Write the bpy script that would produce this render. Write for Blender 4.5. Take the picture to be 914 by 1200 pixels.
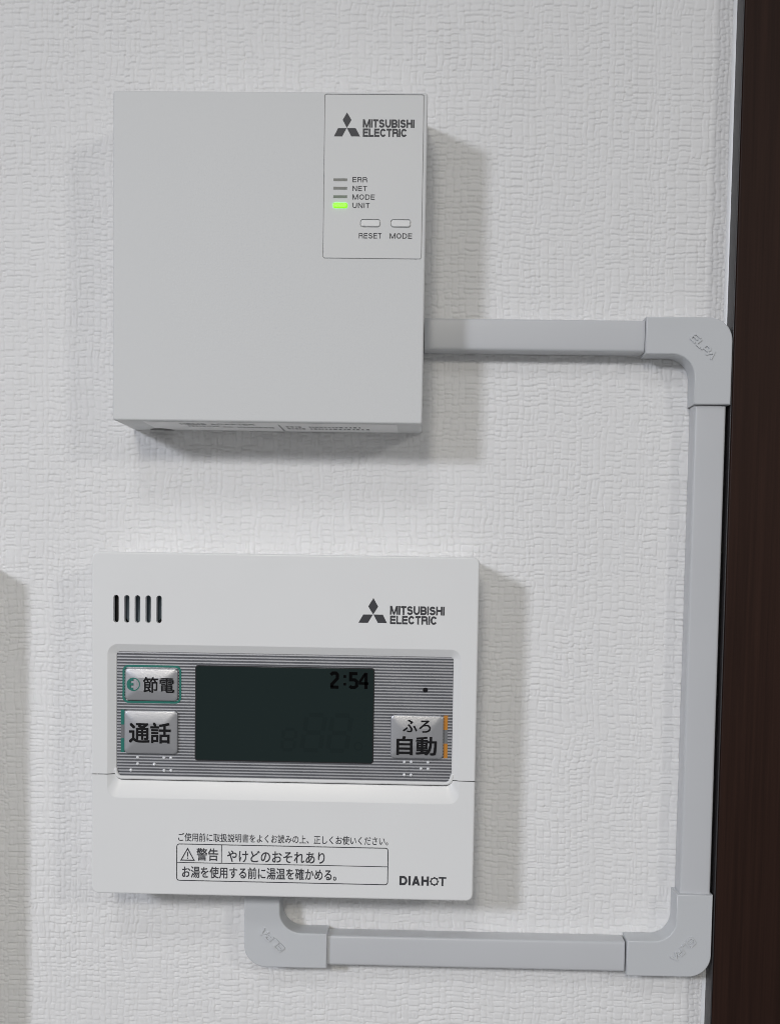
import bpy, bmesh, math, random
import numpy as np
from mathutils import Matrix, Vector

random.seed(11)
rng = np.random.default_rng(5)
for o in list(bpy.data.objects):
    bpy.data.objects.remove(o)
scene = bpy.context.scene
MM = 0.001
PI = math.pi

# ------------------------------------------------------------------ camera
# front coordinates: x to the right, z up, d out of the wall (towards the viewer), millimetres
def V(x, z, d):
    return Vector((x * MM, -d * MM, z * MM))

cam_d = bpy.data.cameras.new('camera')
cam = bpy.data.objects.new('camera', cam_d)
scene.collection.objects.link(cam)
scene.camera = cam
cam_d.sensor_fit = 'VERTICAL'
cam_d.sensor_height = 24.0
cam_d.lens = 1490.0 / 1200.0 * 24.0
cam_d.shift_x = -(458.4157 - 457.0) / 1200.0
cam_d.shift_y = (759.1636 - 600.0) / 1200.0
cam_d.clip_start = 0.01
cam_d.clip_end = 50.0
rx, ry, rz = 0.06446158, 0.02282469, 0.01748810
def _rot(rx, ry, rz):
    cx, sx, cy, sy, cz, sz = math.cos(rx), math.sin(rx), math.cos(ry), math.sin(ry), math.cos(rz), math.sin(rz)
    return (np.array([[cz, -sz, 0], [sz, cz, 0], [0, 0, 1]]) @ np.array([[cy, 0, sy], [0, 1, 0], [-sy, 0, cy]])
            @ np.array([[1, 0, 0], [0, cx, -sx], [0, sx, cx]]))
_R = _rot(rx, ry, rz)                      # wall axes (right, down, into the wall) -> camera axes (right, down, forward)
_W = np.array([[1, 0, 0], [0, 0, 1], [0, -1, 0.0]])   # columns: right, down, into-wall in world axes
_W = np.column_stack([[1, 0, 0], [0, 0, -1], [0, 1, 0]])
_A = _W @ _R.T                             # camera (right, down, forward) -> world
_M = Matrix(((_A[0, 0], -_A[0, 1], -_A[0, 2]), (_A[1, 0], -_A[1, 1], -_A[1, 2]), (_A[2, 0], -_A[2, 1], -_A[2, 2])))
cam.matrix_world = Matrix.Translation((0, -0.450, 0)) @ _M.to_4x4()

# ------------------------------------------------------------------ world and lamps (an indoor wall lit by room lamps)
world = bpy.data.worlds.new('World')
scene.world = world
world.use_nodes = True
bg = world.node_tree.nodes['Background']
bg.inputs[0].default_value = (0.98, 0.985, 1.0, 1)
bg.inputs[1].default_value = 0.23

def area(name, loc, target, size, power, color, spread=180):
    l = bpy.data.lights.new(name, 'AREA')
    l.energy = power
    l.color = color
    l.size = size
    l.spread = math.radians(spread)
    o = bpy.data.objects.new(name, l)
    scene.collection.objects.link(o)
    o.location = loc
    o.rotation_euler = (Vector(target) - Vector(loc)).to_track_quat('-Z', 'Y').to_euler()
    return o
AIM = (-0.05, 0, -0.14)
LOW = (-0.08, 0, -0.10)
area('window_side_lamp', (-1.92, -2.72, 0.93), LOW, 0.38, 0.86, (0.87, 0.90, 1.0), spread=25)
area('room_lamp', (-0.34, -2.9, 1.02), LOW, 0.34, 0.275, (1.0, 0.935, 0.82), spread=25)
area('right_side_lamp', (1.9, -2.6, 1.0), AIM, 0.30, 1.5, (1.0, 0.985, 0.95), spread=70)
area('ceiling_lamp', (-0.25, -2.0, 1.72), AIM, 0.40, 1.15, (0.97, 0.98, 1.0), spread=80)

scene.view_settings.view_transform = 'Standard'
scene.view_settings.look = 'None'
scene.view_settings.exposure = 0.0
scene.view_settings.gamma = 1.0
scene.view_settings.use_curve_mapping = False
scene.cycles.use_denoising = True
scene.cycles.denoising_input_passes = 'RGB_ALBEDO_NORMAL'
scene.cycles.denoising_prefilter = 'ACCURATE'
scene.cycles.filter_width = 0.95
scene.cycles.max_bounces = 8
scene.cycles.blur_glossy = 0.2
scene.cycles.use_adaptive_sampling = False

# ------------------------------------------------------------------ materials
def mat(name, color, rough=0.5, metallic=0.0, spec=0.5, grain=0.0, grain_scale=2000.0, mottle=0.0, emission=None, strength=0.0, coat=0.0):
    m = bpy.data.materials.new(name)
    m.use_nodes = True
    nt = m.node_tree
    b = nt.nodes['Principled BSDF']
    b.inputs['Base Color'].default_value = (*color, 1)
    b.inputs['Roughness'].default_value = rough
    b.inputs['Metallic'].default_value = metallic
    b.inputs['Specular IOR Level'].default_value = spec
    b.inputs['Coat Weight'].default_value = coat
    if emission:
        b.inputs['Emission Color'].default_value = (*emission, 1)
        b.inputs['Emission Strength'].default_value = strength
    tc = nt.nodes.new('ShaderNodeTexCoord')
    if mottle:
        n = nt.nodes.new('ShaderNodeTexNoise')
        n.inputs['Scale'].default_value = 45
        n.inputs['Detail'].default_value = 5
        nt.links.new(tc.outputs['Object'], n.inputs['Vector'])
        r = nt.nodes.new('ShaderNodeMapRange')
        r.inputs['To Min'].default_value = 1 - mottle
        r.inputs['To Max'].default_value = 1 + mottle
        nt.links.new(n.outputs['Fac'], r.inputs['Value'])
        mx = nt.nodes.new('ShaderNodeMix')
        mx.data_type = 'RGBA'
        mx.blend_type = 'MULTIPLY'
        mx.inputs['Factor'].default_value = 1
        mx.inputs['A'].default_value = (*color, 1)
        nt.links.new(r.outputs['Result'], mx.inputs['B'])
        nt.links.new(mx.outputs['Result'], b.inputs['Base Color'])
        r2 = nt.nodes.new('ShaderNodeMapRange')
        r2.inputs['To Min'].default_value = rough * 0.85
        r2.inputs['To Max'].default_value = min(1, rough * 1.15)
        nt.links.new(n.outputs['Fac'], r2.inputs['Value'])
        nt.links.new(r2.outputs['Result'], b.inputs['Roughness'])
    if grain:
        n = nt.nodes.new('ShaderNodeTexNoise')
        n.inputs['Scale'].default_value = grain_scale
        n.inputs['Detail'].default_value = 2
        nt.links.new(tc.outputs['Object'], n.inputs['Vector'])
        bp = nt.nodes.new('ShaderNodeBump')
        bp.inputs['Strength'].default_value = grain
        bp.inputs['Distance'].default_value = 0.0002
        nt.links.new(n.outputs['Fac'], bp.inputs['Height'])
        nt.links.new(bp.outputs['Normal'], b.inputs['Normal'])
    return m

M = {}
M['wallpaper'] = mat('wallpaper', (0.765, 0.762, 0.758), 0.62, spec=0.35, grain=0.25, grain_scale=2600, mottle=0.012)
M['adapter'] = mat('adapter_plastic', (0.642, 0.650, 0.648), 0.50, grain=0.30, grain_scale=1700, mottle=0.015)
M['adapter_panel'] = mat('adapter_panel_plastic', (0.642, 0.650, 0.648), 0.42, mottle=0.01)
M['cover'] = mat('controller_plastic', (0.775, 0.78, 0.775), 0.30, mottle=0.015)
M['duct'] = mat('duct_plastic', (0.550, 0.560, 0.576), 0.34, mottle=0.02, grain=0.05)
M['elbow'] = mat('elbow_plastic', (0.560, 0.575, 0.590), 0.40, grain=0.10, grain_scale=2200, mottle=0.015)
M['dark_print'] = mat('charcoal_ink', (0.035, 0.036, 0.042), 0.5)
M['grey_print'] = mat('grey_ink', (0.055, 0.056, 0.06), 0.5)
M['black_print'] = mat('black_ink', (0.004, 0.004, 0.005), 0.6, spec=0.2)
M['faint_print'] = mat('faint_ink', (0.16, 0.16, 0.16), 0.6)
M['gap'] = mat('dark_gap', (0.05, 0.05, 0.052), 0.7)
M['label_white'] = mat('label_paper', (0.82, 0.82, 0.82), 0.45)
M['button_white'] = mat('white_button', (0.70, 0.71, 0.71), 0.35)
M['lens_dark'] = mat('unlit_lens', (0.15, 0.16, 0.15), 0.35)
M['lens_green'] = mat('unlit_green_lens', (0.13, 0.17, 0.13), 0.35)
M['led'] = mat('lit_lens', (0.1, 0.6, 0.03), 0.3, emission=(0.15, 1.0, 0.0), strength=1.7)
M['silver'] = mat('silver_paint', (0.39, 0.395, 0.415), 0.40, metallic=0.35, mottle=0.03)
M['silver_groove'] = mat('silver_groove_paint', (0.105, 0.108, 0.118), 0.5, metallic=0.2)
M['silver_button'] = mat('silver_button', (0.42, 0.425, 0.44), 0.34, metallic=0.6, grain=0.08, grain_scale=4000)
M['lcd'] = mat('lcd_glass', (0.0115, 0.0215, 0.0208), 0.06, spec=0.3)
M['lcd_ghost'] = mat('lcd_ghost_segment', (0.0095, 0.0185, 0.018), 0.06, spec=0.3)
M['lcd_black'] = mat('lcd_segment', (0.0006, 0.0006, 0.0008), 0.3, spec=0.08)
M['black'] = mat('black_plastic', (0.006, 0.006, 0.007), 0.4)
M['cone'] = mat('speaker_film', (0.16, 0.20, 0.23), 0.3, metallic=0.5)
M['green_print'] = mat('green_ink', (0.006, 0.16, 0.125), 0.45)
M['grey_mark'] = mat('grey_mark', (0.16, 0.165, 0.17), 0.45)
M['orange_print'] = mat('orange_ink', (0.50, 0.20, 0.02), 0.45)
M['dot'] = mat('clear_dot', (0.74, 0.75, 0.77), 0.12, metallic=0.0)
M['sealant'] = mat('white_sealant', (0.78, 0.79, 0.80), 0.35)
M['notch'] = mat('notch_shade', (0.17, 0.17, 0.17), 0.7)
M['edge'] = mat('dark_edge_band', (0.032, 0.029, 0.030), 0.42, mottle=0.06)

def wood():
    m = bpy.data.materials.new('dark_wood_film')
    m.use_nodes = True
    nt = m.node_tree
    b = nt.nodes['Principled BSDF']
    tc = nt.nodes.new('ShaderNodeTexCoord')
    mp = nt.nodes.new('ShaderNodeMapping')
    mp.inputs['Scale'].default_value = (330, 60, 5.5)
    nt.links.new(tc.outputs['Object'], mp.inputs['Vector'])
    n = nt.nodes.new('ShaderNodeTexNoise')
    n.inputs['Scale'].default_value = 1.0
    n.inputs['Detail'].default_value = 7
    n.inputs['Roughness'].default_value = 0.62
    n.inputs['Distortion'].default_value = 0.6
    nt.links.new(mp.outputs['Vector'], n.inputs['Vector'])
    mp2 = nt.nodes.new('ShaderNodeMapping')
    mp2.inputs['Scale'].default_value = (900, 200, 30)
    nt.links.new(tc.outputs['Object'], mp2.inputs['Vector'])
    n2 = nt.nodes.new('ShaderNodeTexNoise')
    n2.inputs['Scale'].default_value = 1.0
    n2.inputs['Detail'].default_value = 3
    nt.links.new(mp2.outputs['Vector'], n2.inputs['Vector'])
    mul = nt.nodes.new('ShaderNodeMath')
    mul.operation = 'MULTIPLY_ADD'
    mul.inputs[1].default_value = 0.35
    nt.links.new(n2.outputs['Fac'], mul.inputs[0])
    nt.links.new(n.outputs['Fac'], mul.inputs[2])
    cr = nt.nodes.new('ShaderNodeValToRGB')
    cr.color_ramp.elements[0].position = 0.45
    cr.color_ramp.elements[0].color = (0.0160, 0.0068, 0.0046, 1)
    cr.color_ramp.elements[1].position = 0.95
    cr.color_ramp.elements[1].color = (0.034, 0.0155, 0.0105, 1)
    nt.links.new(mul.outputs[0], cr.inputs[0])
    nt.links.new(cr.outputs[0], b.inputs['Base Color'])
    b.inputs['Roughness'].default_value = 0.46
    b.inputs['Specular IOR Level'].default_value = 0.14
    bp = nt.nodes.new('ShaderNodeBump')
    bp.inputs['Strength'].default_value = 0.25
    bp.inputs['Distance'].default_value = 0.0002
    nt.links.new(mul.outputs[0], bp.inputs['Height'])
    nt.links.new(bp.outputs['Normal'], b.inputs['Normal'])
    return m
M['wood'] = wood()

# ------------------------------------------------------------------ object helpers
def link(o, parent=None):
    scene.collection.objects.link(o)
    if parent:
        o.parent = parent
    return o

def thing(name, label, cat, at, group=None):
    o = bpy.data.objects.new(name, None)
    o.empty_display_size = 0.01
    o.location = V(*at)
    o['at'] = at
    o['label'] = label
    o['category'] = cat
    if group:
        o['group'] = group
    return link(o)

def origin_of(o):
    while o is not None:
        if 'at' in o:
            return o['at']
        o = o.parent
    return (0, 0, 0)

def build(name, bm, material, parent=None, smooth=35):
    """bmesh whose vertices are given in front coordinates (x, z, d) -> one mesh object."""
    ox, oz, od = origin_of(parent)
    for v in bm.verts:
        x, z, d = v.co
        v.co = V(x - ox, z - oz, d - od)
    bmesh.ops.recalc_face_normals(bm, faces=bm.faces)
    me = bpy.data.meshes.new(name)
    bm.to_mesh(me)
    bm.free()
    me.materials.append(material)
    if smooth:
        me.polygons.foreach_set('use_smooth', [True] * len(me.polygons))
        me.set_sharp_from_angle(angle=math.radians(smooth))
        for p in me.polygons:
            if abs(p.normal.y) > 0.99995:
                p.use_smooth = False
    return link(bpy.data.objects.new(name, me), parent)

def rrect(x0, x1, z0, z1, r, n=6):
    """counter-clockwise rounded rectangle; r may be a number or (bl, br, tr, tl)."""
    rs = (r,) * 4 if not isinstance(r, (tuple, list)) else r
    out = []
    for (cx, cz, a0, q) in ((x0, z0, PI, 0), (x1, z0, 1.5 * PI, 1), (x1, z1, 0, 2), (x0, z1, 0.5 * PI, 3)):
        rr = max(rs[q], 0.01)
        sx = 1 if cx == x0 else -1
        sz = 1 if cz == z0 else -1
        for k in range(n + 1):
            a = a0 + 0.5 * PI * k / n
            out.append((cx + sx * rr + rr * math.cos(a), cz + sz * rr + rr * math.sin(a)))
    return out

def circle(x, z, r, n=20):
    return [(x + r * math.cos(2 * PI * k / n), z + r * math.sin(2 * PI * k / n)) for k in range(n)]

def ring(bm, pts, d):
    return [bm.verts.new((x, z, d)) for x, z in pts]

def bridge(bm, a, b):
    n = len(a)
    for k in range(n):
        bm.faces.new((a[k], a[(k + 1) % n], b[(k + 1) % n], b[k]))

def loft(bm, rings, cap_first=True, cap_last=True):
    """rings: list of (points, d), all of equal length."""
    vs = [ring(bm, p, d) for p, d in rings]
    for a, b in zip(vs, vs[1:]):
        bridge(bm, a, b)
    if cap_first:
        bm.faces.new(vs[0])
    if cap_last:
        bm.faces.new(vs[-1])
    return vs

def fill(bm, loops):
    es = []
    for l in loops:
        for k in range(len(l)):
            a, b = l[k], l[(k + 1) % len(l)]
            e = bm.edges.get((a, b)) or bm.edges.new((a, b))
            es.append(e)
    bmesh.ops.triangle_fill(bm, use_beauty=True, use_dissolve=False, edges=es)

def slab(bm, box, d0, d1, r, bev=0.3, n=6, steps=3):
    """rounded-rectangle block from d0 up to d1 with a rounded front edge."""
    x0, x1, z0, z1 = box
    rr = lambda i: (tuple(max(q - i, 0.02) for q in r) if isinstance(r, (tuple, list)) else max(r - i, 0.02))
    rings = [(rrect(x0, x1, z0, z1, r, n), d0)]
    for k in range(steps + 1):
        a = 0.5 * PI * k / steps
        i = bev * (1 - math.cos(a))
        rings.append((rrect(x0 + i, x1 - i, z0 + i, z1 - i, rr(i), n), d1 - bev + bev * math.sin(a)))
    return loft(bm, rings)

def plate(bm, outer, d_back, d_front, bev, holes=(), hole_depth=None, steps=3, hole_bev=0.0):
    """outer = (x0,x1,z0,z1,r); holes = list of point lists. Rounded front edge, real openings in the front face."""
    x0, x1, z0, z1, r = outer
    rr = lambda i: (tuple(max(q - i, 0.02) for q in r) if isinstance(r, (tuple, list)) else max(r - i, 0.02))
    rings = [(rrect(x0, x1, z0, z1, r), d_back)]
    for k in range(steps + 1):
        a = 0.5 * PI * k / steps
        i = bev * (1 - math.cos(a))
        rings.append((rrect(x0 + i, x1 - i, z0 + i, z1 - i, rr(i)), d_front - bev + bev * math.sin(a)))
    vs = loft(bm, rings, cap_last=False)
    loops = [vs[-1]]
    for h in holes:
        hv = ring(bm, h, d_front)
        hb = ring(bm, h, hole_depth)
        bridge(bm, hv, hb)
        loops.append(hv)
    fill(bm, loops)

def strip(bm, pts, w, d, th=0.06, closed=False):
    """flat line of width w through pts, th thick, lying at depth d."""
    n = len(pts)
    L, Rr = [], []
    for k in range(n):
        p = Vector(pts[k])
        a = Vector(pts[(k - 1) % n]) if (closed or k > 0) else p
        b = Vector(pts[(k + 1) % n]) if (closed or k < n - 1) else p
        t1 = (p - a).normalized() if (p - a).length > 1e-9 else (b - p).normalized()
        t2 = (b - p).normalized() if (b - p).length > 1e-9 else t1
        t = (t1 + t2).normalized() if (t1 + t2).length > 1e-6 else t1
        nn = Vector((-t.y, t.x))
        s = 0.5 * w / max(0.4, abs(nn.dot(Vector((-t1.y, t1.x)))))
        L.append(p + nn * s)
        Rr.append(p - nn * s)
    def vv(q, dd):
        return bm.verts.new((q.x, q.y, dd))
    lt = [vv(q, d + th) for q in L]
    rt = [vv(q, d + th) for q in Rr]
    lb = [vv(q, d) for q in L]
    rb = [vv(q, d) for q in Rr]
    m = n if closed else n - 1
    for k in range(m):
        j = (k + 1) % n
        bm.faces.new((lt[k], rt[k], rt[j], lt[j]))
        bm.faces.new((lt[k], lt[j], lb[j], lb[k]))
        bm.faces.new((rt[k], rb[k], rb[j], rt[j]))
    if not closed:
        bm.faces.new((lt[0], lb[0], rb[0], rt[0]))
        bm.faces.new((lt[-1], rt[-1], rb[-1], lb[-1]))

def tube(bm, pts, r, seg=8, flat=1.0):
    """round bar along points given as (x, z, d)."""
    n = len(pts)
    rings = []
    for k in range(n):
        p = Vector(pts[k])
        t = (Vector(pts[min(k + 1, n - 1)]) - Vector(pts[max(k - 1, 0)])).normalized()
        u = Vector((0, 0, 1))
        s = t.cross(u).normalized()
        u = s.cross(t)
        rings.append([bm.verts.new(p + s * r * math.cos(2 * PI * q / seg) + u * r * flat * math.sin(2 * PI * q / seg)) for q in range(seg)])
    for a, b in zip(rings, rings[1:]):
        bridge(bm, a, b)
    bm.faces.new(rings[0])
    bm.faces.new(rings[-1])

def poly(bm, pts, d, th=0.06):
    loft(bm, [(pts, d), (pts, d + th)])

_ink = 0.035
def text_bm(body, box, d, bold=0.0, spacing=1.0, bm=None):
    """lettering set in the program's own font, fitted to box = (x0, x1, z0, z1)."""
    cu = bpy.data.curves.new('lettering_curve', 'FONT')
    cu.body = body
    cu.size = 1.0
    cu.space_character = spacing
    cu.resolution_u = 4
    ob = bpy.data.objects.new('lettering_curve', cu)
    scene.collection.objects.link(ob)
    dg = bpy.context.evaluated_depsgraph_get()
    me = bpy.data.meshes.new_from_object(ob.evaluated_get(dg))
    bpy.data.objects.remove(ob)
    bpy.data.curves.remove(cu)
    co = np.empty(len(me.vertices) * 3)
    me.vertices.foreach_get('co', co)
    co = co.reshape(-1, 3)
    lo, hi = co.min(0), co.max(0)
    x0, x1, z0, z1 = box
    own = bm is None
    if own:
        bm = bmesh.new()
    b = bold * (hi[1] - lo[1])
    shifts = [(0, 0)] if bold <= 0 else [(-b, -b), (b, -b), (-b, b), (b, b), (0, 0)]
    sx = (x1 - x0) / (hi[0] - lo[0] + 2 * b)
    sz = (z1 - z0) / (hi[1] - lo[1] + 2 * b)
    for q, (ox, oz) in enumerate(shifts):
        vs = [bm.verts.new((x0 + (c[0] - lo[0] + b + ox) * sx, z0 + (c[1] - lo[1] + b + oz) * sz, d + _ink + 0.003 * q)) for c in co]
        for p in me.polygons:
            try:
                bm.faces.new([vs[i] for i in p.vertices])
            except ValueError:
                pass
    bpy.data.meshes.remove(me)
    return bm

def text(name, body, box, d, material, parent, bold=0.0, spacing=1.0):
    return build(name, text_bm(body, box, d, bold, spacing), material, parent, smooth=0)

# plain sans-serif capitals drawn as strokes (unit height)
def glyph(ch, t):
    h = t / 2
    def ea(cx, cz, rx, rz, a0, a1, n=12):
        return [(cx + rx * math.cos(math.radians(a0 + (a1 - a0) * k / n)), cz + rz * math.sin(math.radians(a0 + (a1 - a0) * k / n))) for k in range(n + 1)]
    W = {'M': 1.12, 'I': t, 'T': 0.76, 'S': 0.86, 'U': 0.88, 'B': 0.86, 'H': 0.88, 'E': 0.78, 'L': 0.72, 'C': 0.90, 'R': 0.88,
         'N': 0.90, 'O': 0.98, 'D': 0.90, 'P': 0.84, 'A': 0.96, ' ': 0.3}[ch]
    v = lambda x: [(x, 0), (x, 1)]
    hb = lambda z, a=0.0, b=None: [(a, z), (W if b is None else b, z)]
    quads = []
    S = []
    if ch == 'M':
        S = [v(h), v(W - h)]
        k = t * 1.0
        quads = [[(0, 1), (k * 1.2, 1), (W / 2 + k * 0.45, 0), (W / 2 - k * 0.45, 0)], [(W - k * 1.2, 1), (W, 1), (W / 2 + k * 0.45, 0), (W / 2 - k * 0.45, 0)]]
    elif ch == 'I':
        S = [v(h)]
    elif ch == 'T':
        S = [hb(1 - h), v(W / 2)]
    elif ch == 'S':
        m = 0.52
        S = [ea(W / 2, (m + 1 - h) / 2, W / 2 - h * 1.3, (1 - h - m) / 2, 12, 270) + ea(W / 2, (m + h) / 2, W / 2 - h, (m - h) / 2, 90, -168)[1:]]
    elif ch == 'U':
        r = W / 2 - h
        S = [[(h, 1), (h, h + r)] + ea(W / 2, h + r, r, r, 180, 360)[1:] + [(W - h, 1)]]
    elif ch in 'BPRD':
        S = [v(h)]
        if ch == 'D':
            r = 0.5 - h
            S.append([(h, 1 - h), (W - h - r * 0.9, 1 - h)] + ea(W - h - r * 0.9, 0.5, r * 0.9, r, 90, -90)[1:] + [(h, h)])
        else:
            m = 0.5 if ch != 'P' else 0.44
            r = (1 - h - m) / 2
            S.append([(h, 1 - h), (W - 1.2 * h - r, 1 - h)] + ea(W - 1.2 * h - r, m + r, r, r, 90, -90)[1:] + [(h, m)])
            if ch == 'B':
                r = (m - h) / 2
                S.append([(h, m), (W - h - r, m)] + ea(W - h - r, h + r, r, r, 90, -90)[1:] + [(h, h)])
            if ch == 'R':
                S.append([(W * 0.5, m)] + ea(W - h - 0.16, m - 0.16, 0.16, 0.16, 80, 0, 5) + [(W - h, 0.1), (W - h * 0.6, 0)])
    elif ch == 'H':
        S = [v(h), v(W - h), hb(0.52, h, W - h)]
    elif ch == 'E':
        S = [v(h), hb(1 - h), hb(0.52, 0, W * 0.94), hb(h)]
    elif ch == 'L':
        S = [v(h), hb(h)]
    elif ch == 'C':
        S = [ea(W / 2, 0.5, W / 2 - h, 0.5 - h, 32, 328, 22)]
    elif ch == 'O':
        S = [ea(W / 2, 0.5, W / 2 - h, 0.5 - h, 0, 360, 28)]
    elif ch == 'N':
        S = [v(h), v(W - h)]
        quads = [[(0, 1), (t * 1.15, 1), (W, 0), (W - t * 1.15, 0)]]
    elif ch == 'A':
        quads = [[(0, 0), (t * 1.1, 0), (W / 2 + t * 0.5, 1), (W / 2 - t * 0.5, 1)], [(W, 0), (W - t * 1.1, 0), (W / 2 - t * 0.5, 1), (W / 2 + t * 0.5, 1)]]
        S = [hb(0.30, W * 0.2, W * 0.8)]
    return W, S, quads

def caps_bm(body, box, d, t=0.2, gap=0.12):
    x0, x1, z0, z1 = box
    total = sum(glyph(c, t)[0] for c in body) + gap * (len(body) - 1)
    k, q = (x1 - x0) / total, z1 - z0
    bm = bmesh.new()
    x = 0.0
    lay = 0
    for c in body:
        W, S, quads = glyph(c, t)
        for line in S:
            pts = [Vector(((x + u), w)) for u, w in line]
            n = len(pts)
            Lp, Rp = [], []
            for i in range(n):
                a = pts[i] - pts[max(i - 1, 0)]
                b = pts[min(i + 1, n - 1)] - pts[i]
                tt = (a.normalized() if a.length else Vector((0, 0))) + (b.normalized() if b.length else Vector((0, 0)))
                tt = tt.normalized() if tt.length > 1e-6 else Vector((1, 0))
                nn = Vector((-tt.y, tt.x)) * (t / 2)
                Lp.append(pts[i] + nn)
                Rp.append(pts[i] - nn)
            dd = d + _ink + 0.002 * (lay % 4)
            lay += 1
            lv = [bm.verts.new((x0 + p.x * k, z0 + p.y * q, dd)) for p in Lp]
            rv = [bm.verts.new((x0 + p.x * k, z0 + p.y * q, dd)) for p in Rp]
            for i in range(n - 1):
                bm.faces.new((lv[i], rv[i], rv[i + 1], lv[i + 1]))
        for quad in quads:
            dd = d + _ink + 0.002 * (lay % 4)
            lay += 1
            bm.faces.new([bm.verts.new((x0 + (x + u) * k, z0 + w * q, dd)) for u, w in quad])
        x += W + gap
    return bm

def caps(name, body, box, d, material, parent, t=0.2, gap=0.12):
    return build(name, caps_bm(body, box, d, t, gap), material, parent, smooth=0)

def emblem(parent, tri, d, material):
    bm = bmesh.new()
    for quad in tri:
        poly(bm, quad, d, _ink)
    return build('emblem', bm, material, parent, smooth=0)

# ------------------------------------------------------------------ the wall: woven-look embossed wallpaper, real relief
def smooth_noise(xs, zs, cell, amp):
    nx = int((xs[-1] - xs[0]) / cell) + 4
    nz = int((zs[-1] - zs[0]) / cell) + 4
    g = rng.standard_normal((nz, nx))
    fx = (xs - xs[0]) / cell
    fz = (zs - zs[0]) / cell
    ix, iz = fx.astype(int), fz.astype(int)
    tx, tz = fx - ix, fz - iz
    tx = tx * tx * (3 - 2 * tx)
    tz = tz * tz * (3 - 2 * tz)
    a = g[iz][:, ix] * (1 - tx) + g[iz][:, ix + 1] * tx
    b = g[iz + 1][:, ix] * (1 - tx) + g[iz + 1][:, ix + 1] * tx
    return amp * (a * (1 - tz[:, None]) + b * tz[:, None])

def blur(H, s, step):
    r = max(1, int(3 * s / step))
    k = np.exp(-0.5 * (np.arange(-r, r + 1) * step / s) ** 2)
    k /= k.sum()
    P = np.pad(H, r, mode='edge')
    A = sum(k[i] * P[:, i:i + H.shape[1]] for i in range(2 * r + 1))
    return sum(k[i] * A[i:i + H.shape[0], :] for i in range(2 * r + 1))

def bounds(lo, hi, mean, spread):
    b = [lo - 10]
    while b[-1] < hi + 10:
        b.append(b[-1] + float(np.clip(mean * math.exp(spread * rng.standard_normal()), mean * 0.5, mean * 1.9)))
    return np.array(b)

def weave(xs, zs, step):
    X = np.broadcast_to(xs[None, :], (len(zs), len(xs)))
    Z = np.broadcast_to(zs[:, None], X.shape)
    Xw = X + smooth_noise(xs, zs, 16, 0.5) + smooth_noise(xs, zs, 3.4, 0.16) + smooth_noise(xs, zs, 1.2, 0.07)
    Zw = Z + smooth_noise(xs, zs, 26, 0.5) + smooth_noise(xs, zs, 3.6, 0.17) + smooth_noise(xs, zs, 1.2, 0.07)
    cb, rb = bounds(xs[0], xs[-1], 2.35, 0.24), bounds(zs[0], zs[-1], 2.1, 0.17)
    sx = rng.uniform(-0.20, 0.20, len(rb) + 2)           # courses slide sideways against each other
    Xw = Xw + sx[np.searchsorted(rb, Zw)]
    j = np.searchsorted(cb, Xw) - 1
    jw = cb[j + 1] - cb[j]
    tu = (Xw - cb[j]) / jw
    sh = rng.uniform(-0.50, 0.50, len(cb) + 2)           # each column shifts its courses a little
    Zs = Zw + sh[j]
    i = np.searchsorted(rb, Zs) - 1
    iw = rb[i + 1] - rb[i]
    tv = (Zs - rb[i]) / iw
    nI, nJ = len(rb) + 2, len(cb) + 2
    chk = (np.add.outer(np.arange(nI), np.arange(nJ)) % 2) == 0
    over = np.where(rng.random((nI, nJ)) < 0.20, ~chk, chk)          # True: weft (horizontal strand) on top
    over |= rng.random((nI, nJ)) < 0.03
    colbias = rng.random(nJ) < 0.05
    over[:, colbias] &= (rng.random((nI, colbias.sum())) < 0.3)      # a few mostly vertical strands
    hs = rng.uniform(0.82, 1.0, (nI, nJ))
    fib = rng.random((nI, nJ))
    ov = over[i, j]
    ev = np.minimum(tv, 1 - tv) * iw                                 # mm to the nearest course edge
    eu = np.minimum(tu, 1 - tu) * jw
    def edge(e, w):
        t = np.clip(e / w, 0, 1)
        return t * (2 - t)
    gv, gu = edge(ev, 0.46), edge(eu, 0.44)
    weft = gv * (0.56 + 0.44 * gu)
    warp = (0.30 + 0.70 * gu) * (0.80 + 0.20 * gv)
    H = np.where(ov, weft, warp) * hs[i, j]
    # each strand leans a little: its lower edge stands proud of the course below
    lean = np.where(over, rng.uniform(0.22, 0.55, (nI, nJ)), rng.uniform(-0.02, 0.22, (nI, nJ)))
    lean2 = rng.uniform(-0.16, 0.16, (nI, nJ))
    H = H + (lean[i, j] * (0.5 - tv) * gv + lean2[i, j] * (tu - 0.5) * gu)
    f = fib[i, j]
    t = np.where(ov, tv, tu)
    wd = np.where(ov, iw, jw)
    ends = np.where(ov, gu, gv)
    g1 = np.exp(-((t - 0.5) * wd / 0.17) ** 2)
    g2 = np.exp(-((t - 0.34) * wd / 0.15) ** 2) + np.exp(-((t - 0.67) * wd / 0.15) ** 2)
    H = H - ends * np.where(f < np.where(ov, 0.22, 0.12), 0.40 * g1, np.where(f < np.where(ov, 0.40, 0.2), 0.38 * g2, 0))
    H = H * (0.9 + np.clip(smooth_noise(xs, zs, 13, 0.12), -0.2, 0.25))
    H = blur(H, 0.11, step)
    H += smooth_noise(xs, zs, 0.8, 0.02)
    return H

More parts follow.
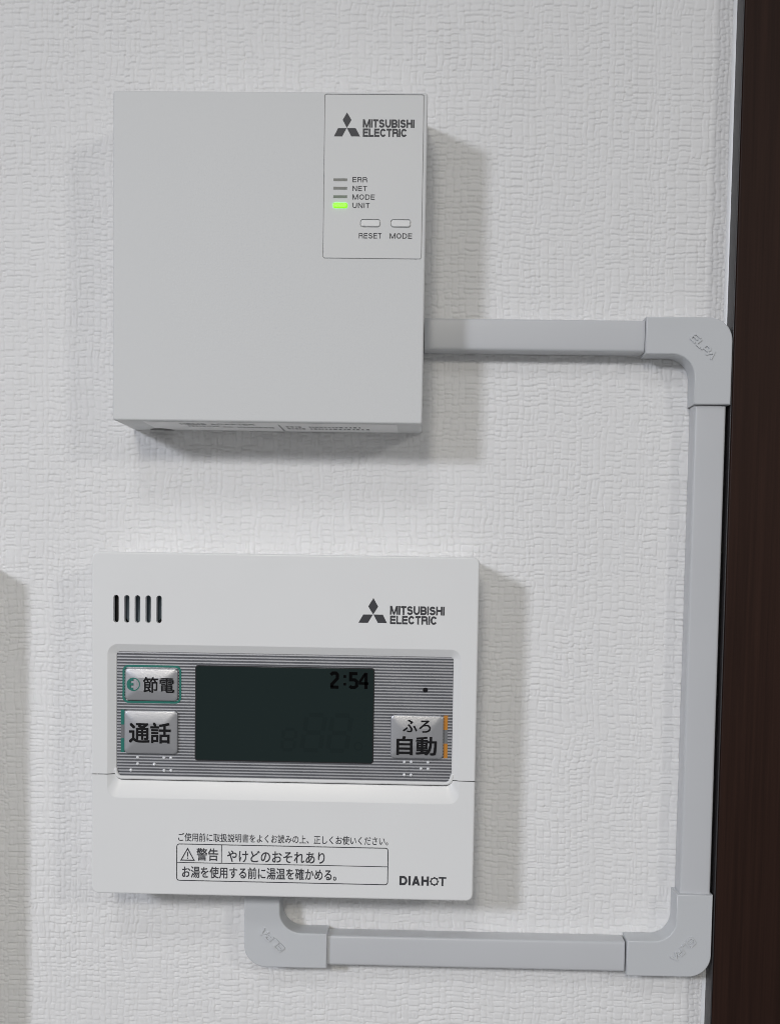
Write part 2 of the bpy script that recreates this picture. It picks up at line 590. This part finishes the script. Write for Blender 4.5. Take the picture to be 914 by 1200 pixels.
def make_wall():
    step = 0.31
    x_right = 104.1
    xs = np.arange(-168.0, x_right, step)
    zs = np.arange(-186.0, 212.0, step)
    H = weave(xs, zs, step) * 0.72
    H -= 0.72
    # the same relief carried on, mirrored and coarser, past the framed area, then plain to the far edges
    kl, kz = 176 * 2, 80 * 2
    xl = xs[0] - np.arange(2, kl + 1, 2)[::-1] * step
    H = np.concatenate([H[:, 2:kl + 1:2][:, ::-1], H], axis=1)
    xs = np.concatenate([xl, xs])
    zl = zs[0] - np.arange(2, kz + 1, 2)[::-1] * step
    zh = zs[-1] + np.arange(2, kz + 1, 2) * step
    H = np.concatenate([H[2:kz + 1:2][::-1], H, H[-3:-kz - 2:-2]], axis=0)
    zs = np.concatenate([zl, zs, zh])
    xa = np.concatenate([[-1500, xs[0] - 1.0], xs])
    za = np.concatenate([[-1500, zs[0] - 1.0], zs, [zs[-1] + 1.0, 1500]])
    HA = np.full((len(za), len(xa)), -0.16)
    HA[2:-2, 2:] = H
    nx, nz = len(xa), len(za)
    co = np.empty((nz, nx, 3), dtype=np.float32)
    co[..., 0] = xa[None, :] * MM
    co[..., 1] = -HA * MM
    co[..., 2] = za[:, None] * MM
    idx = np.arange(nx * nz, dtype=np.int32).reshape(nz, nx)
    q = np.stack([idx[:-1, :-1], idx[:-1, 1:], idx[1:, 1:], idx[1:, :-1]], -1).reshape(-1)
    me = bpy.data.meshes.new('wall')
    nf = len(q) // 4
    me.vertices.add(nx * nz)
    me.vertices.foreach_set('co', co.ravel())
    me.loops.add(len(q))
    me.loops.foreach_set('vertex_index', q)
    me.polygons.add(nf)
    me.polygons.foreach_set('loop_start', np.arange(0, len(q), 4, dtype=np.int32))
    me.polygons.foreach_set('use_smooth', np.ones(nf, dtype=bool))
    me.update(calc_edges=True)
    me.materials.append(M['wallpaper'])
    o = link(bpy.data.objects.new('wall', me))
    o['kind'] = 'structure'
    o['label'] = 'white embossed woven-pattern wallpaper covering the wall'
    return o
wall = make_wall()
bm = bmesh.new()
prof = [(102.9, 0.0), (103.0, 0.25), (103.3, 0.5), (103.7, 0.75), (104.05, 0.9), (104.05, 0.0)]
r0 = [bm.verts.new((x, -600, d)) for x, d in prof]
r1 = [bm.verts.new((x, 600, d)) for x, d in prof]
bridge(bm, r0, r1)
bm.faces.new(r0)
bm.faces.new(r1)
build('sealant_bead', bm, M['sealant'], wall)

# ------------------------------------------------------------------ dark door casing on the right
casing = thing('door_casing', 'dark brown wood-grain door casing along the right side of the wall', 'door casing', (104.1, -600, 0))
bm = bmesh.new()
slab(bm, (104.62, 620, -600, 600), 0, 9.7, 0.3, bev=0.5, n=2)
build('casing_board', bm, M['wood'], casing)
bm = bmesh.new()
slab(bm, (104.1, 104.6, -600, 600), 0, 9.5, 0.05, bev=0.25, n=2)
build('edge_strip', bm, M['edge'], casing)

# ------------------------------------------------------------------ cable ducts and their elbows
def duct_profile(w, h):
    pts = [(-w / 2, 0.0)]
    r = 0.95
    for k in range(7):
        a = PI - 0.5 * PI * k / 6
        pts.append((-w / 2 + 0.12 + r + r * math.cos(a), h - 0.25 - r + r * math.sin(a)))
    pts += [(-w / 4, h - 0.17), (0, h - 0.14), (w / 4, h - 0.17)]
    for k in range(7):
        a = 0.5 * PI - 0.5 * PI * k / 6
        pts.append((w / 2 - 0.12 - r + r * math.cos(a), h - 0.25 - r + r * math.sin(a)))
    pts.append((w / 2, 0.0))
    return pts

def duct(label, axis, c, a, b):
    at = ((a + b) / 2, c, 0) if axis == 'x' else (c, (a + b) / 2, 0)
    t = thing('cable_duct', label, 'cable duct', at, 'straight cable ducts')
    def extrude(pts, d_off, p, q):
        bm = bmesh.new()
        n = 14
        rings = []
        for k in range(n + 1):
            s = p + (q - p) * k / n
            rings.append([bm.verts.new((s, c + u, d + d_off) if axis == 'x' else (c + u, s, d + d_off)) for u, d in pts])
        for r0, r1 in zip(rings, rings[1:]):
            bridge(bm, r0, r1)
        bm.faces.new(rings[0])
        bm.faces.new(rings[-1])
        return bm
    build('cover', extrude(duct_profile(10.9, 6.9), 2.2, a, b), M['duct'], t, smooth=40)
    build('base', extrude([(-5.3, 0), (-5.3, 2.15), (5.3, 2.15), (5.3, 0)], 0.0, a, b), M['duct'], t)
    return t
duct('horizontal pale grey cable duct leading right from the upper white box', 'x', 79.45, -0.45, 74.45)
duct('long vertical pale grey cable duct beside the dark door casing', 'z', 97.55, -112.85, 56.3)
duct('horizontal pale grey cable duct below the water heater controller', 'x', -136.0, -31.0, 73.6)

def elbow_outline():
    """corner piece with arms to the left and down, origin where the arm centre lines cross."""
    h, L, ro, ri = 6.25, 23.0, 7.8, 7.6
    pts = [(-L, -h), (-L, h)]
    outer = [(h - ro + ro * math.cos(a), h - ro + ro * math.sin(a)) for a in [0.5 * PI * (1 - k / 10) for k in range(11)]]
    inner = [(-h - ri + ri * math.cos(a), -h - ri + ri * math.sin(a)) for a in [0.5 * PI * k / 10 for k in range(11)]]
    return pts + outer + [(h, -L), (-h, -L)] + inner

def offset_loop(pts, i):
    n = len(pts)
    out = []
    for k in range(n):
        p, a, b = Vector(pts[k]), Vector(pts[k - 1]), Vector(pts[(k + 1) % n])
        t1, t2 = (p - a).normalized(), (b - p).normalized()
        n1, n2 = Vector((t1.y, -t1.x)), Vector((t2.y, -t2.x))
        m = (n1 + n2)
        m = m / max(0.5, m.dot(n1))
        out.append((p.x + m.x * i, p.y + m.y * i))
    return out

def letter_strokes():
    """the makers' capital letters, one stroke list each, 1 unit tall."""
    arc = lambda cx, cz, r, a0, a1, n=6: [(cx + r * math.cos(a0 + (a1 - a0) * k / n), cz + r * math.sin(a0 + (a1 - a0) * k / n)) for k in range(n + 1)]
    sl = 0.12
    E = [[(0.95, 0.0), (0.1, 0.0), (0.0, 0.1), (0.0, 0.9), (0.1, 1.0), (0.95, 1.0)], [(0.0, 0.52), (0.85, 0.52)]]
    Lr = [[(1.2, 1.0), (1.2, 0.12), (1.32, 0.0), (2.0, 0.0)]]
    P = [[(2.3, 0.0), (2.3, 1.0), (2.85, 1.0)] + arc(2.9, 0.71, 0.29, 0.5 * PI, -0.5 * PI) + [(2.85, 0.42), (2.4, 0.42)]]
    A = [[(3.35, 0.0), (3.85, 1.0), (4.35, 0.0)]]
    out = []
    for s in E + Lr + P + A:
        out.append([(x + sl * z, z) for x, z in s])
    return out

def elbow_at(label, x, z, turn):
    t = thing('duct_elbow', label, 'duct elbow', (x, z, 0), 'duct corner pieces')
    t.rotation_euler = (0, turn, 0)
    if 'body' not in elbow_mesh:
        loop = elbow_outline()
        bm = bmesh.new()
        D, bv = 10.6, 0.45
        rings = [(loop, 0.0), (loop, D - bv)]
        for k in range(1, 4):
            a = 0.5 * PI * k / 3
            rings.append((offset_loop(loop, bv * (1 - math.cos(a))), D - bv + bv * math.sin(a)))
        vs = loft(bm, rings, cap_last=False)
        fill(bm, [vs[-1]])
        ob = build('body', bm, M['elbow'], None, smooth=40)
        elbow_mesh['body'] = ob.data
        bpy.data.objects.remove(ob)
        bm = bmesh.new()
        hgt, wid = 2.35, 2.3
        ca, sa = math.cos(-0.25 * PI), math.sin(-0.25 * PI)
        for s in letter_strokes():
            q = []
            for u, w in s:
                u, w = (u - 2.15) * wid, (w - 0.5) * hgt
                q.append((u * ca - w * sa - 3.7, u * sa + w * ca - 3.5))
            strip(bm, q, 0.52, 10.55, 0.50)
        ob = build('lettering', bm, M['elbow'], None, smooth=30)
        elbow_mesh['lettering'] = ob.data
        bpy.data.objects.remove(ob)
    for nm in ('body', 'lettering'):
        link(bpy.data.objects.new(nm, elbow_mesh[nm]), t)
elbow_mesh = {}
elbow_at('pale grey duct elbow at the upper right, beside the door casing', 97.65, 79.5, 0)
elbow_at('pale grey duct elbow at the lower right, below the long vertical duct', 97.15, -135.9, 0.5 * PI)
elbow_at('pale grey duct elbow at the lower left, directly under the water heater controller', -54.0, -135.85, PI)

# ------------------------------------------------------------------ network adapter (upper box)
AX0, AX1, AZ0, AZ1, AD = -102.43, -0.64, 46.41, 152.14, 30.0
ad = thing('network_adapter', 'square pale grey network adapter box with green lamp, above the water heater controller', 'network adapter', ((AX0 + AX1) / 2, AZ0, 0))
PX0, PX1, PZ0, PZ1 = -33.9, -1.75, 99.35, 151.55
bm = bmesh.new()
plate(bm, (AX0, AX1, AZ0, AZ1, 0.9), 0.0, AD, 0.55, holes=[rrect(PX0, PX1, PZ0, PZ1, 0.7)], hole_depth=29.5)
bm.faces.new(ring(bm, rrect(PX0, PX1, PZ0, PZ1, 0.7), 29.5))
build('housing', bm, M['adapter'], ad, smooth=40)
B1, B2 = (-21.9, -15.25, 109.38, 112.05), (-12.05, -5.4, 109.38, 112.1)
bm = bmesh.new()
plate(bm, (PX0 + 0.2, PX1 - 0.2, PZ0 + 0.2, PZ1 - 0.2, 0.55), 29.51, AD + 0.02, 0.12,
      holes=[rrect(*B1, 0.9, 5), rrect(*B2, 0.9, 5)], hole_depth=29.4)
cp = build('control_panel', bm, M['adapter_panel'], ad)
for b in (B1, B2):
    bm = bmesh.new()
    slab(bm, (b[0] + 0.27, b[1] - 0.27, b[2] + 0.27, b[3] - 0.27), 29.55, AD + 0.25, 0.66, bev=0.25, n=5)
    bt = build('button', bm, M['button_white'], ad)
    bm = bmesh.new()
    poly(bm, rrect(b[0] + 0.02, b[1] - 0.02, b[2] + 0.02, b[3] - 0.02, 0.9, 5), 29.4, 0.1)  # dark sheet on the gap floor, painting the shade around the button
    build('button_gap_shade', bm, M['grey_print'], bt)
ap = AD + 0.02
emblem(ad, [[(-26.6, 140.84), (-25.12, 143.34), (-26.59, 145.7), (-27.98, 143.34)],
            [(-30.73, 138.12), (-28.05, 138.12), (-26.7, 140.75), (-29.42, 140.75)],
            [(-25.13, 138.16), (-22.3, 138.16), (-23.73, 140.77), (-26.58, 140.77)]], ap, M['dark_print'])
caps('lettering', 'MITSUBISHI', (-21.45, -4.8, 140.98, 143.6), ap, M['dark_print'], ad, t=0.235, gap=0.07)
caps('lettering', 'ELECTRIC', (-21.4, -7.15, 138.08, 140.7), ap, M['dark_print'], ad, t=0.235, gap=0.07)
for s, b in (('ERR', (-24.55, -19.8, 123.66, 125.34)), ('NET', (-24.52, -19.85, 120.9, 122.55)), ('MODE', (-24.5, -17.25, 118.15, 119.85)),
             ('UNIT', (-24.46, -18.85, 115.48, 117.18)), ('RESET', (-22.25, -14.85, 105.85, 107.6)), ('MODE', (-12.25, -5.0, 105.88, 107.62))):
    caps('lettering', s, b, ap, M['grey_print'], ad, t=0.175, gap=0.2)
for z, mt, lb in ((124.42, 'lens_dark', None), (121.75, 'lens_dark', None), (119.05, 'lens_green', None), (116.26, 'led', 'lit bright green indicator')):
    bm = bmesh.new()
    if mt == 'led':
        slab(bm, (-30.75, -26.1, z - 0.82, z + 0.82), AD - 0.6, AD + 0.45, 0.55, bev=0.3, n=4)
    else:
        slab(bm, (-30.72, -26.25, z - 0.44, z + 0.44), AD - 0.6, AD + 0.1, 0.08, bev=0.05, n=3)
    o = build('indicator_lamp', bm, M[mt], ad)
    if lb:
        o['label'] = lb
# printed rating label under the box
bm = bmesh.new()
def under_text(body, x0, x1, d0, d1, bold=0.01, mt='grey_print'):
    b = caps_bm(body, (x0, x1, d0, d1), 0, 0.17, 0.22)
    for v in b.verts:
        x, z, d = v.co
        # reading upright for someone looking up from below: text top towards the front edge
        v.co = (x, AZ0 - 0.11, z)
    return build('label_print', b, M[mt], ad, smooth=0)
bm = bmesh.new()
lab = [(-93, 3.0), (-9, 3.0), (-9, 27.5), (-93, 27.5)]
va = [bm.verts.new((x, AZ0 - 0.05, d)) for x, d in lab]
bm.faces.new(va)
build('rating_label', bm, M['label_white'], ad, smooth=0)
under_text('HEMS ADAPTER', -81.6, -56.8, 19.6, 23.8, 0.02)
bm = bmesh.new()
def tick_row(x0, x1, d0, d1, w, gap):
    x = x0
    while x < x1:
        ww = w * random.uniform(0.5, 1.3)
        vs = [bm.verts.new((p, AZ0 - 0.11, q)) for p, q in ((x, d0), (x + ww, d0), (x + ww, d1), (x, d1))]
        bm.faces.new(vs)
        x += ww + gap * random.uniform(0.7, 1.6)
tick_row(-80, -70.5, 14.0, 17.0, 0.7, 0.5)
tick_row(-68.5, -65.8, 13.0, 15.0, 1.2, 0.2)
tick_row(-63.5, -51.5, 11.5, 15.5, 0.8, 0.5)
tick_row(-48.8, -48.5, 4, 23, 0.45, 5)
tick_row(-46.6, -42.2, 15.2, 18.6, 0.8, 0.5)
tick_row(-46.6, -41.6, 9.5, 12.8, 0.8, 0.5)
tick_row(-38.8, -20.8, 15.2, 18.6, 0.9, 0.6)
tick_row(-38.8, -19.4, 9.5, 12.8, 0.9, 0.6)
build('label_small_print', bm, M['faint_print'], ad, smooth=0)
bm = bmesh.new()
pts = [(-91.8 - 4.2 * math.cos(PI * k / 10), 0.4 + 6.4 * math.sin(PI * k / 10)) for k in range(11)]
bm.faces.new([bm.verts.new((x, AZ0 - 0.12, d)) for x, d in pts])  # flat patch, no cut-out: the notch's shade is painted in dark grey
build('notch_shade_patch', bm, M['notch'], ad, smooth=0)

# ------------------------------------------------------------------ water heater controller (lower box)
CX0, CX1, CZ0, CZ1, CD = -110.32, 19.21, -112.77, 3.24, 26.0
wc = thing('heater_controller', 'white water heater remote controller with dark screen and silver buttons, below the network adapter', 'controller', ((CX0 + CX1) / 2, CZ0, 0))
RO = (-105.0, 13.9, -79.85, -27.6)     # recess, outer outline on the front face
RI = (-102.15, 11.25, -73.95, -30.3)   # recess, inner outline down at the silver panel
DP = 24.3
SEAM = -71.85
slits = [rrect(x - 0.92, x + 0.92, -20.45, -11.2, 0.92, 5) for x in (-102.05, -98.45, -94.87, -91.25, -87.62)]
def cover_half(upper):
    bm = bmesh.new()
    r, bev = 2.3, 0.6
    rings = [(rrect(CX0 + 0.3, CX1 - 0.3, CZ0 + 0.3, CZ1 - 0.3, r, 9), 0.0)]
    for k in range(9):
        a = 0.5 * PI * k / 8
        i = bev * (1 - math.cos(a))
        rings.append((rrect(CX0 + i, CX1 - i, CZ0 + i, CZ1 - i, max(r - i, 0.1), 9), CD - bev + bev * math.sin(a)))
    vs = loft(bm, rings, cap_last=False)
    rec = [(rrect(*RO, (3.6, 3.6, 3.6, 3.6), 9), CD)]
    rec.append((rrect(RO[0] + 0.12, RO[1] - 0.12, RO[2] + 0.2, RO[3] - 0.12, 3.5, 9), CD - 0.03))
    rec.append((rrect(RI[0] - 0.15, RI[1] + 0.15, RI[2] - 0.2, RI[3] + 0.15, (2.2, 2.2, 1.3, 1.3), 9), DP + 0.22))
    rec.append((rrect(*RI, (2.0, 2.0, 1.1, 1.1), 9), DP + 0.05))
    rec.append((rrect(*RI, (2.0, 2.0, 1.1, 1.1), 9), 22.0))
    rv = [ring(bm, p, d) for p, d in rec]
    for a, b in zip(rv, rv[1:]):
        bridge(bm, a, b)
    loops = [vs[-1], rv[0]]
    for s in slits:
        s0 = ring(bm, s, CD)
        s1 = ring(bm, s, CD - 2.2)
        bridge(bm, s0, s1)
        loops.append(s0)
    fill(bm, loops)
    zc = SEAM + (0.13 if upper else -0.13)
    bmesh.ops.bisect_plane(bm, geom=bm.verts[:] + bm.edges[:] + bm.faces[:], plane_co=(0, zc, 0), plane_no=(0, 1, 0),
                           clear_inner=upper, clear_outer=not upper)
    return bm
build('front_cover', cover_half(True), M['cover'], wc, smooth=13)
build('flap_door', cover_half(False), M['cover'], wc, smooth=13)
bm = bmesh.new()
slab(bm, (CX0 + 1.0, CX1 - 1.0, CZ0 + 1.0, CZ1 - 1.0), 0.5, 21.5, 2.0, bev=0.3, n=4)
build('back_case', bm, M['gap'], wc)
# silver panel with fine horizontal ridges
bm = bmesh.new()
px0, px1, pz0, pz1 = RI[0] + 0.06, RI[1] - 0.06, -72.55, RI[3] - 0.06
rows = []
z = pz1
while z > pz0 - 1e-6:
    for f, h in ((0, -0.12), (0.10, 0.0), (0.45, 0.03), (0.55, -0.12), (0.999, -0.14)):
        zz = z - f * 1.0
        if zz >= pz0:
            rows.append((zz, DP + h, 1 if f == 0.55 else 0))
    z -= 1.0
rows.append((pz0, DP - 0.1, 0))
L = [bm.verts.new((px0, r[0], r[1])) for r in rows]
Rr = [bm.verts.new((px1, r[0], r[1])) for r in rows]
for k in range(len(rows) - 1):
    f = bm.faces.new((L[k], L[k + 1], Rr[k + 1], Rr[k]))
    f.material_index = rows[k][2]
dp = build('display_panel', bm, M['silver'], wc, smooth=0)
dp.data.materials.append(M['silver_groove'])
# white lip along the lower edge of the panel
bm = bmesh.new()
pth = [(-102.45, -69.9, 24.45), (-102.35, -71.0, 24.5)]
for k in range(7):
    a = PI + 0.5 * PI * k / 6
    pth.append((-100.2 + 2.05 * math.cos(a), -71.05 + 2.0 * math.sin(a), 24.5))
pth.append((-60, -73.05, 24.5))
pth.append((-20, -73.05, 24.5))
for k in range(7):
    a = 1.5 * PI + 0.5 * PI * k / 6
    pth.append((9.2 + 2.05 * math.cos(a), -71.05 + 2.0 * math.sin(a), 24.5))
pth += [(11.35, -71.0, 24.5), (11.45, -69.9, 24.45)]
tube(bm, pth, 0.62, 10)
build('panel_lip', bm, M['cover'], wc)
# speaker behind the slits
bm = bmesh.new()
loft(bm, [(circle(-93.6, -15.2, 7.2, 36), 21.6), (circle(-93.6, -15.2, 7.0, 36), 22.3), (circle(-93.6, -15.2, 2.0, 36), 21.9)])
sp = build('speaker', bm, M['cone'], wc)
bm = bmesh.new()
vs = loft(bm, [(circle(-93.6, -15.2, 10.5, 36), 21.55), (circle(-93.6, -15.2, 10.5, 36), 22.6), (circle(-93.6, -15.2, 7.4, 36), 22.6), (circle(-93.6, -15.2, 7.4, 36), 21.6)], False, False)
build('speaker_rim', bm, M['black'], sp)
# emblem and maker's lettering
emblem(wc, [[(-15.88, -16.33), (-14.25, -13.68), (-15.89, -10.83), (-17.56, -13.68)],
            [(-20.76, -19.15), (-17.6, -19.15), (-15.98, -16.36), (-19.2, -16.36)],
            [(-14.28, -19.12), (-11.26, -19.12), (-12.64, -16.33), (-15.8, -16.33)]], CD, M['dark_print'])
caps('lettering', 'MITSUBISHI', (-10.3, 7.9, -16.28, -13.35), CD, M['dark_print'], wc, t=0.235, gap=0.07)
caps('lettering', 'ELECTRIC', (-10.25, 5.45, -19.45, -16.6), CD, M['dark_print'], wc, t=0.235, gap=0.07)
# lower flap print
text('lettering', 'ご使用前に取扱説明書をよくお読みの上、正しくお使いください。', (-80.7, -9.7, -94.3, -91.35), CD, M['dark_print'], wc, bold=0.010)
bm = bmesh.new()
strip(bm, rrect(-81.2, -9.65, -107.72, -95.22, 0.9, 4), 0.3, CD, _ink, closed=True)
strip(bm, [(-81.05, -101.57), (-9.8, -101.57)], 0.26, CD, _ink + 0.004)
strip(bm, [(-66.0, -101.44), (-66.0, -95.37)], 0.26, CD, _ink + 0.004)
build('warning_frame', bm, M['dark_print'], wc, smooth=0)
bm = bmesh.new()
strip(bm, [(-79.75, -100.75), (-75.3, -100.75), (-77.52, -96.75)], 0.36, CD, _ink, closed=True)
strip(bm, [(-77.52, -97.9), (-77.52, -99.5)], 0.36, CD, _ink)
poly(bm, circle(-77.52, -100.05, 0.24, 9), CD, _ink)
build('warning_sign', bm, M['dark_print'], wc, smooth=0)
text('lettering', '警告', (-74.5, -67.05, -100.85, -96.5), CD, M['dark_print'], wc, bold=0.016)
text('lettering', 'やけどのおそれあり', (-64.1, -31.0, -101.05, -97.0), CD, M['dark_print'], wc, bold=0.014)
text('lettering', 'お湯を使用する前に湯温を確かめる。', (-79.4, -27.0, -106.8, -102.75), CD, M['dark_print'], wc, bold=0.016)
caps('lettering', 'DIAH', (-5.65, 4.3, -107.75, -104.55), CD, M['dark_print'], wc, t=0.25, gap=0.13)
bm = bmesh.new()
gx, gz = 6.12, -106.22
for k in range(8):
    a = 2 * PI * k / 8 + PI / 2
    poly(bm, circle(gx + 1.22 * math.cos(a), gz + 1.22 * math.sin(a), 0.36, 10), CD, _ink)
strip(bm, circle(gx, gz, 1.12, 24), 0.34, CD, _ink - 0.006, closed=True)
strip(bm, [(7.6, -104.95), (10.1, -104.95)], 0.56, CD, _ink)
strip(bm, [(8.85, -105.24), (8.85, -107.75)], 0.6, CD, _ink)
build('lettering', bm, M['dark_print'], wc, smooth=0)

# liquid crystal screen
SX0, SX1, SZ0, SZ1 = -75.25, -15.5, -66.5, -34.8
bm = bmesh.new()
slab(bm, (SX0 - 0.35, SX1 + 0.35, SZ0 - 0.35, SZ1 + 0.35), DP - 0.5, DP + 0.12, 0.9, bev=0.08, n=4)
scr = build('screen_frame', bm, M['black'], wc)
bm = bmesh.new()
slab(bm, (SX0, SX1, SZ0, SZ1), DP - 0.3, DP + 0.17, 0.7, bev=0.03, n=4, steps=2)
lcd = build('screen', bm, M['lcd'], wc)
dS = DP + 0.17
def pxy(u, v):
    # clock strokes, unit square mapped onto the clock field of the screen
    return (-29.95 + u, -41.5 + v)
bm = bmesh.new()
H, w = 5.6, 1.08
def stroke(pts, ww=w):
    strip(bm, [pxy(*p) for p in pts], ww, dS, 0.02)
stroke([(0.1, 4.55), (0.75, 5.2), (1.85, 5.2), (2.3, 4.7), (2.3, 3.4), (0.45, 1.35), (0.45, 0.5)])
stroke([(0.0, 0.45), (2.75, 0.45)])
for v in (1.5, 4.1):
    stroke([(4.35, v), (5.25, v)], 0.9)
stroke([(9.05, 5.1), (6.75, 5.1), (6.75, 3.0), (8.25, 3.0), (8.8, 2.5), (8.8, 1.0), (8.2, 0.45), (7.0, 0.45), (6.45, 0.95)])
stroke([(11.95, 0.0), (11.95, 5.5)])
stroke([(11.6, 5.1), (9.9, 2.4), (9.9, 1.85), (12.8, 1.85)], 0.85)
build('clock_digits', bm, M['lcd_black'], lcd, smooth=0)
bm = bmesh.new()
def seg_digit(x, z, w, h, sl, on='abcdefg', t=1.5):
    P = lambda u, v: (x + u * w + sl * v * h, z + v * h)
    S = {'a': ((0.12, 1), (0.88, 1)), 'b': ((1, 0.94), (1, 0.56)), 'c': ((1, 0.44), (1, 0.06)), 'd': ((0.12, 0), (0.88, 0)),
         'e': ((0, 0.44), (0, 0.06)), 'f': ((0, 0.94), (0, 0.56)), 'g': ((0.12, 0.5), (0.88, 0.5))}
    for s in on:
        strip(bm, [P(*S[s][0]), P(*S[s][1])], t, dS, 0.01)
seg_digit(-39.4, -62.6, 6.2, 12.0, 0.14)
seg_digit(-30.6, -62.6, 6.2, 12.0, 0.14)
seg_digit(-46.2, -62.6, 4.2, 7.0, 0.1, t=1.1)
strip(bm, circle(-20.3, -61.0, 1.3, 14), 0.5, dS, 0.01, closed=True)
build('faint_segments', bm, M['lcd_ghost'], lcd, smooth=0)

# silver push buttons
def push_button(box, dome=0.55):
    x0, x1, z0, z1 = box
    bm = bmesh.new()
    r = 1.3
    rings = [(rrect(x0, x1, z0, z1, r), DP - 0.4), (rrect(x0, x1, z0, z1, r), DP + 0.75)]
    for i, d in ((0.12, 0.98), (0.38, 1.12), (0.7, 1.2)):
        rings.append((rrect(x0 + i, x1 - i, z0 + i, z1 - i, r - 0.5 * i), DP + d))
    fx, fz = (x1 - x0) * 0.22, (z1 - z0) * 0.30
    rings.append((rrect(x0 + fx, x1 - fx, z0 + fz, z1 - fz, 1.2), DP + 1.2 + dome))
    loft(bm, rings, cap_first=False)
    return build('push_button', bm, M['silver_button'], wc, smooth=12)
top = 1.2 + 0.55
b1 = push_button((-99.15, -81.35, -46.65, -35.75), 0.32)
b1['label'] = 'power saving button with green outline'
b2 = push_button((-99.4, -81.35, -64.7, -50.05), 0.32)
b2['label'] = 'intercom call button'
b3 = push_button((-9.45, 8.2, -64.6, -50.0), 0.32)
b3['label'] = 'automatic bath button'
TD = DP + 1.2 + 0.34
def on_button(name, bm, mt, parent):
    return build(name, bm, M[mt], parent, smooth=0)
on_button('lettering', text_bm('節電', (-92.95, -82.4, -43.95, -38.65), TD, 0.018), 'black_print', b1)
bm = bmesh.new()
ix, iz, ir = -96.2, -41.2, 2.1
strip(bm, circle(ix, iz, ir, 32), 0.32, TD, 0.06, closed=True)
half = [(ix + ir * math.cos(a), iz + ir * math.sin(a)) for a in [0.5 * PI + PI * k / 16 for k in range(17)]]
notch = [(ix, iz - 1.15), (ix - 0.95, iz - 1.15), (ix - 0.95, iz - 0.4), (ix, iz - 0.4), (ix, iz + 0.4), (ix - 0.95, iz + 0.4), (ix - 0.95, iz + 1.15), (ix, iz + 1.15)]
v0 = [bm.verts.new((x, z, TD + 0.05)) for x, z in half + notch]
fill(bm, [v0])
on_button('plug_symbol', bm, 'green_print', b1)
on_button('lettering', text_bm('通話', (-97.65, -83.5, -61.1, -54.0), TD, 0.024), 'black_print', b2)
on_button('lettering', text_bm('ふろ', (-5.4, 4.0, -55.75, -51.4), TD, 0.016), 'black_print', b3)
on_button('lettering', text_bm('自動', (-7.45, 6.1, -63.45, -57.0), TD, 0.024), 'black_print', b3)
bm = bmesh.new()
strip(bm, rrect(-99.85, -80.65, -47.3, -35.1, 1.7, 6), 0.72, DP, 0.14, closed=True)
build('button_outline', bm, M['green_print'], wc)
def mark(name, x0, x1, z0, z1, mt):
    bm = bmesh.new()
    poly(bm, [(x0, z0), (x1, z0), (x1, z1), (x0, z1)], DP - 0.1, 0.17)
    build(name, bm, M[mt], wc, smooth=0)
mark('color_mark', -100.75, -99.5, -55.05, -50.0, 'green_print')
mark('color_mark', -100.75, -99.5, -59.65, -55.1, 'grey_mark')
mark('color_mark', -100.75, -99.5, -64.5, -59.7, 'green_print')
mark('color_mark', 8.35, 9.7, -54.85, -50.0, 'orange_print')
mark('color_mark', 8.4, 9.7, -59.45, -54.9, 'grey_mark')
mark('color_mark', 8.45, 9.75, -64.5, -59.5, 'orange_print')
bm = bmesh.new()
loft(bm, [(circle(1.95, -41.5, 0.86, 24), DP - 0.3), (circle(1.95, -41.5, 0.84, 24), DP + 0.075)])  # solid black disc, its colour painting the dark inside the microphone opening
build('microphone_dark_disc', bm, M['black_print'], wc)
# braille: one shared dome mesh
bm = bmesh.new()
loft(bm, [(circle(0, 0, 0.56, 14), -0.2), (circle(0, 0, 0.54, 14), 0.12), (circle(0, 0, 0.45, 14), 0.30), (circle(0, 0, 0.28, 14), 0.43), (circle(0, 0, 0.08, 14), 0.48)])
dome = build('tactile_dot', bm, M['dot'], None, smooth=60)
dome_mesh = dome.data
bpy.data.objects.remove(dome)
wx, wz, wd = wc['at']
for x, z in [(-95.02, -66.16), (-95.02, -68.38), (-97.28, -70.58), (-89.35, -68.41), (-86.02, -66.13), (-83.70, -66.08), (-86.00, -70.50), (-83.67, -70.46),
             (-4.66, -65.96), (-2.39, -65.91), (3.28, -65.94), (0.96, -68.14), (3.32, -68.24), (-4.67, -70.37), (-2.40, -70.41)]:
    o = bpy.data.objects.new('tactile_dot', dome_mesh)
    o.location = V(x - wx, z - wz, DP - wd)
    link(o, wc)

# ------------------------------------------------------------------ another wall box just past the left edge (its shadow falls into view)
side = thing('wall_box', 'plain white wall box past the left edge whose shadow falls on the wallpaper', 'wall box', (-200, -190, 0))
bm = bmesh.new()
slab(bm, (-240, -152.6, -190, -1.5), 0, 20.0, 2.0, bev=0.6)
build('housing', bm, M['cover'], side)

for o in scene.objects:
    if 'at' in o:
        del o['at']
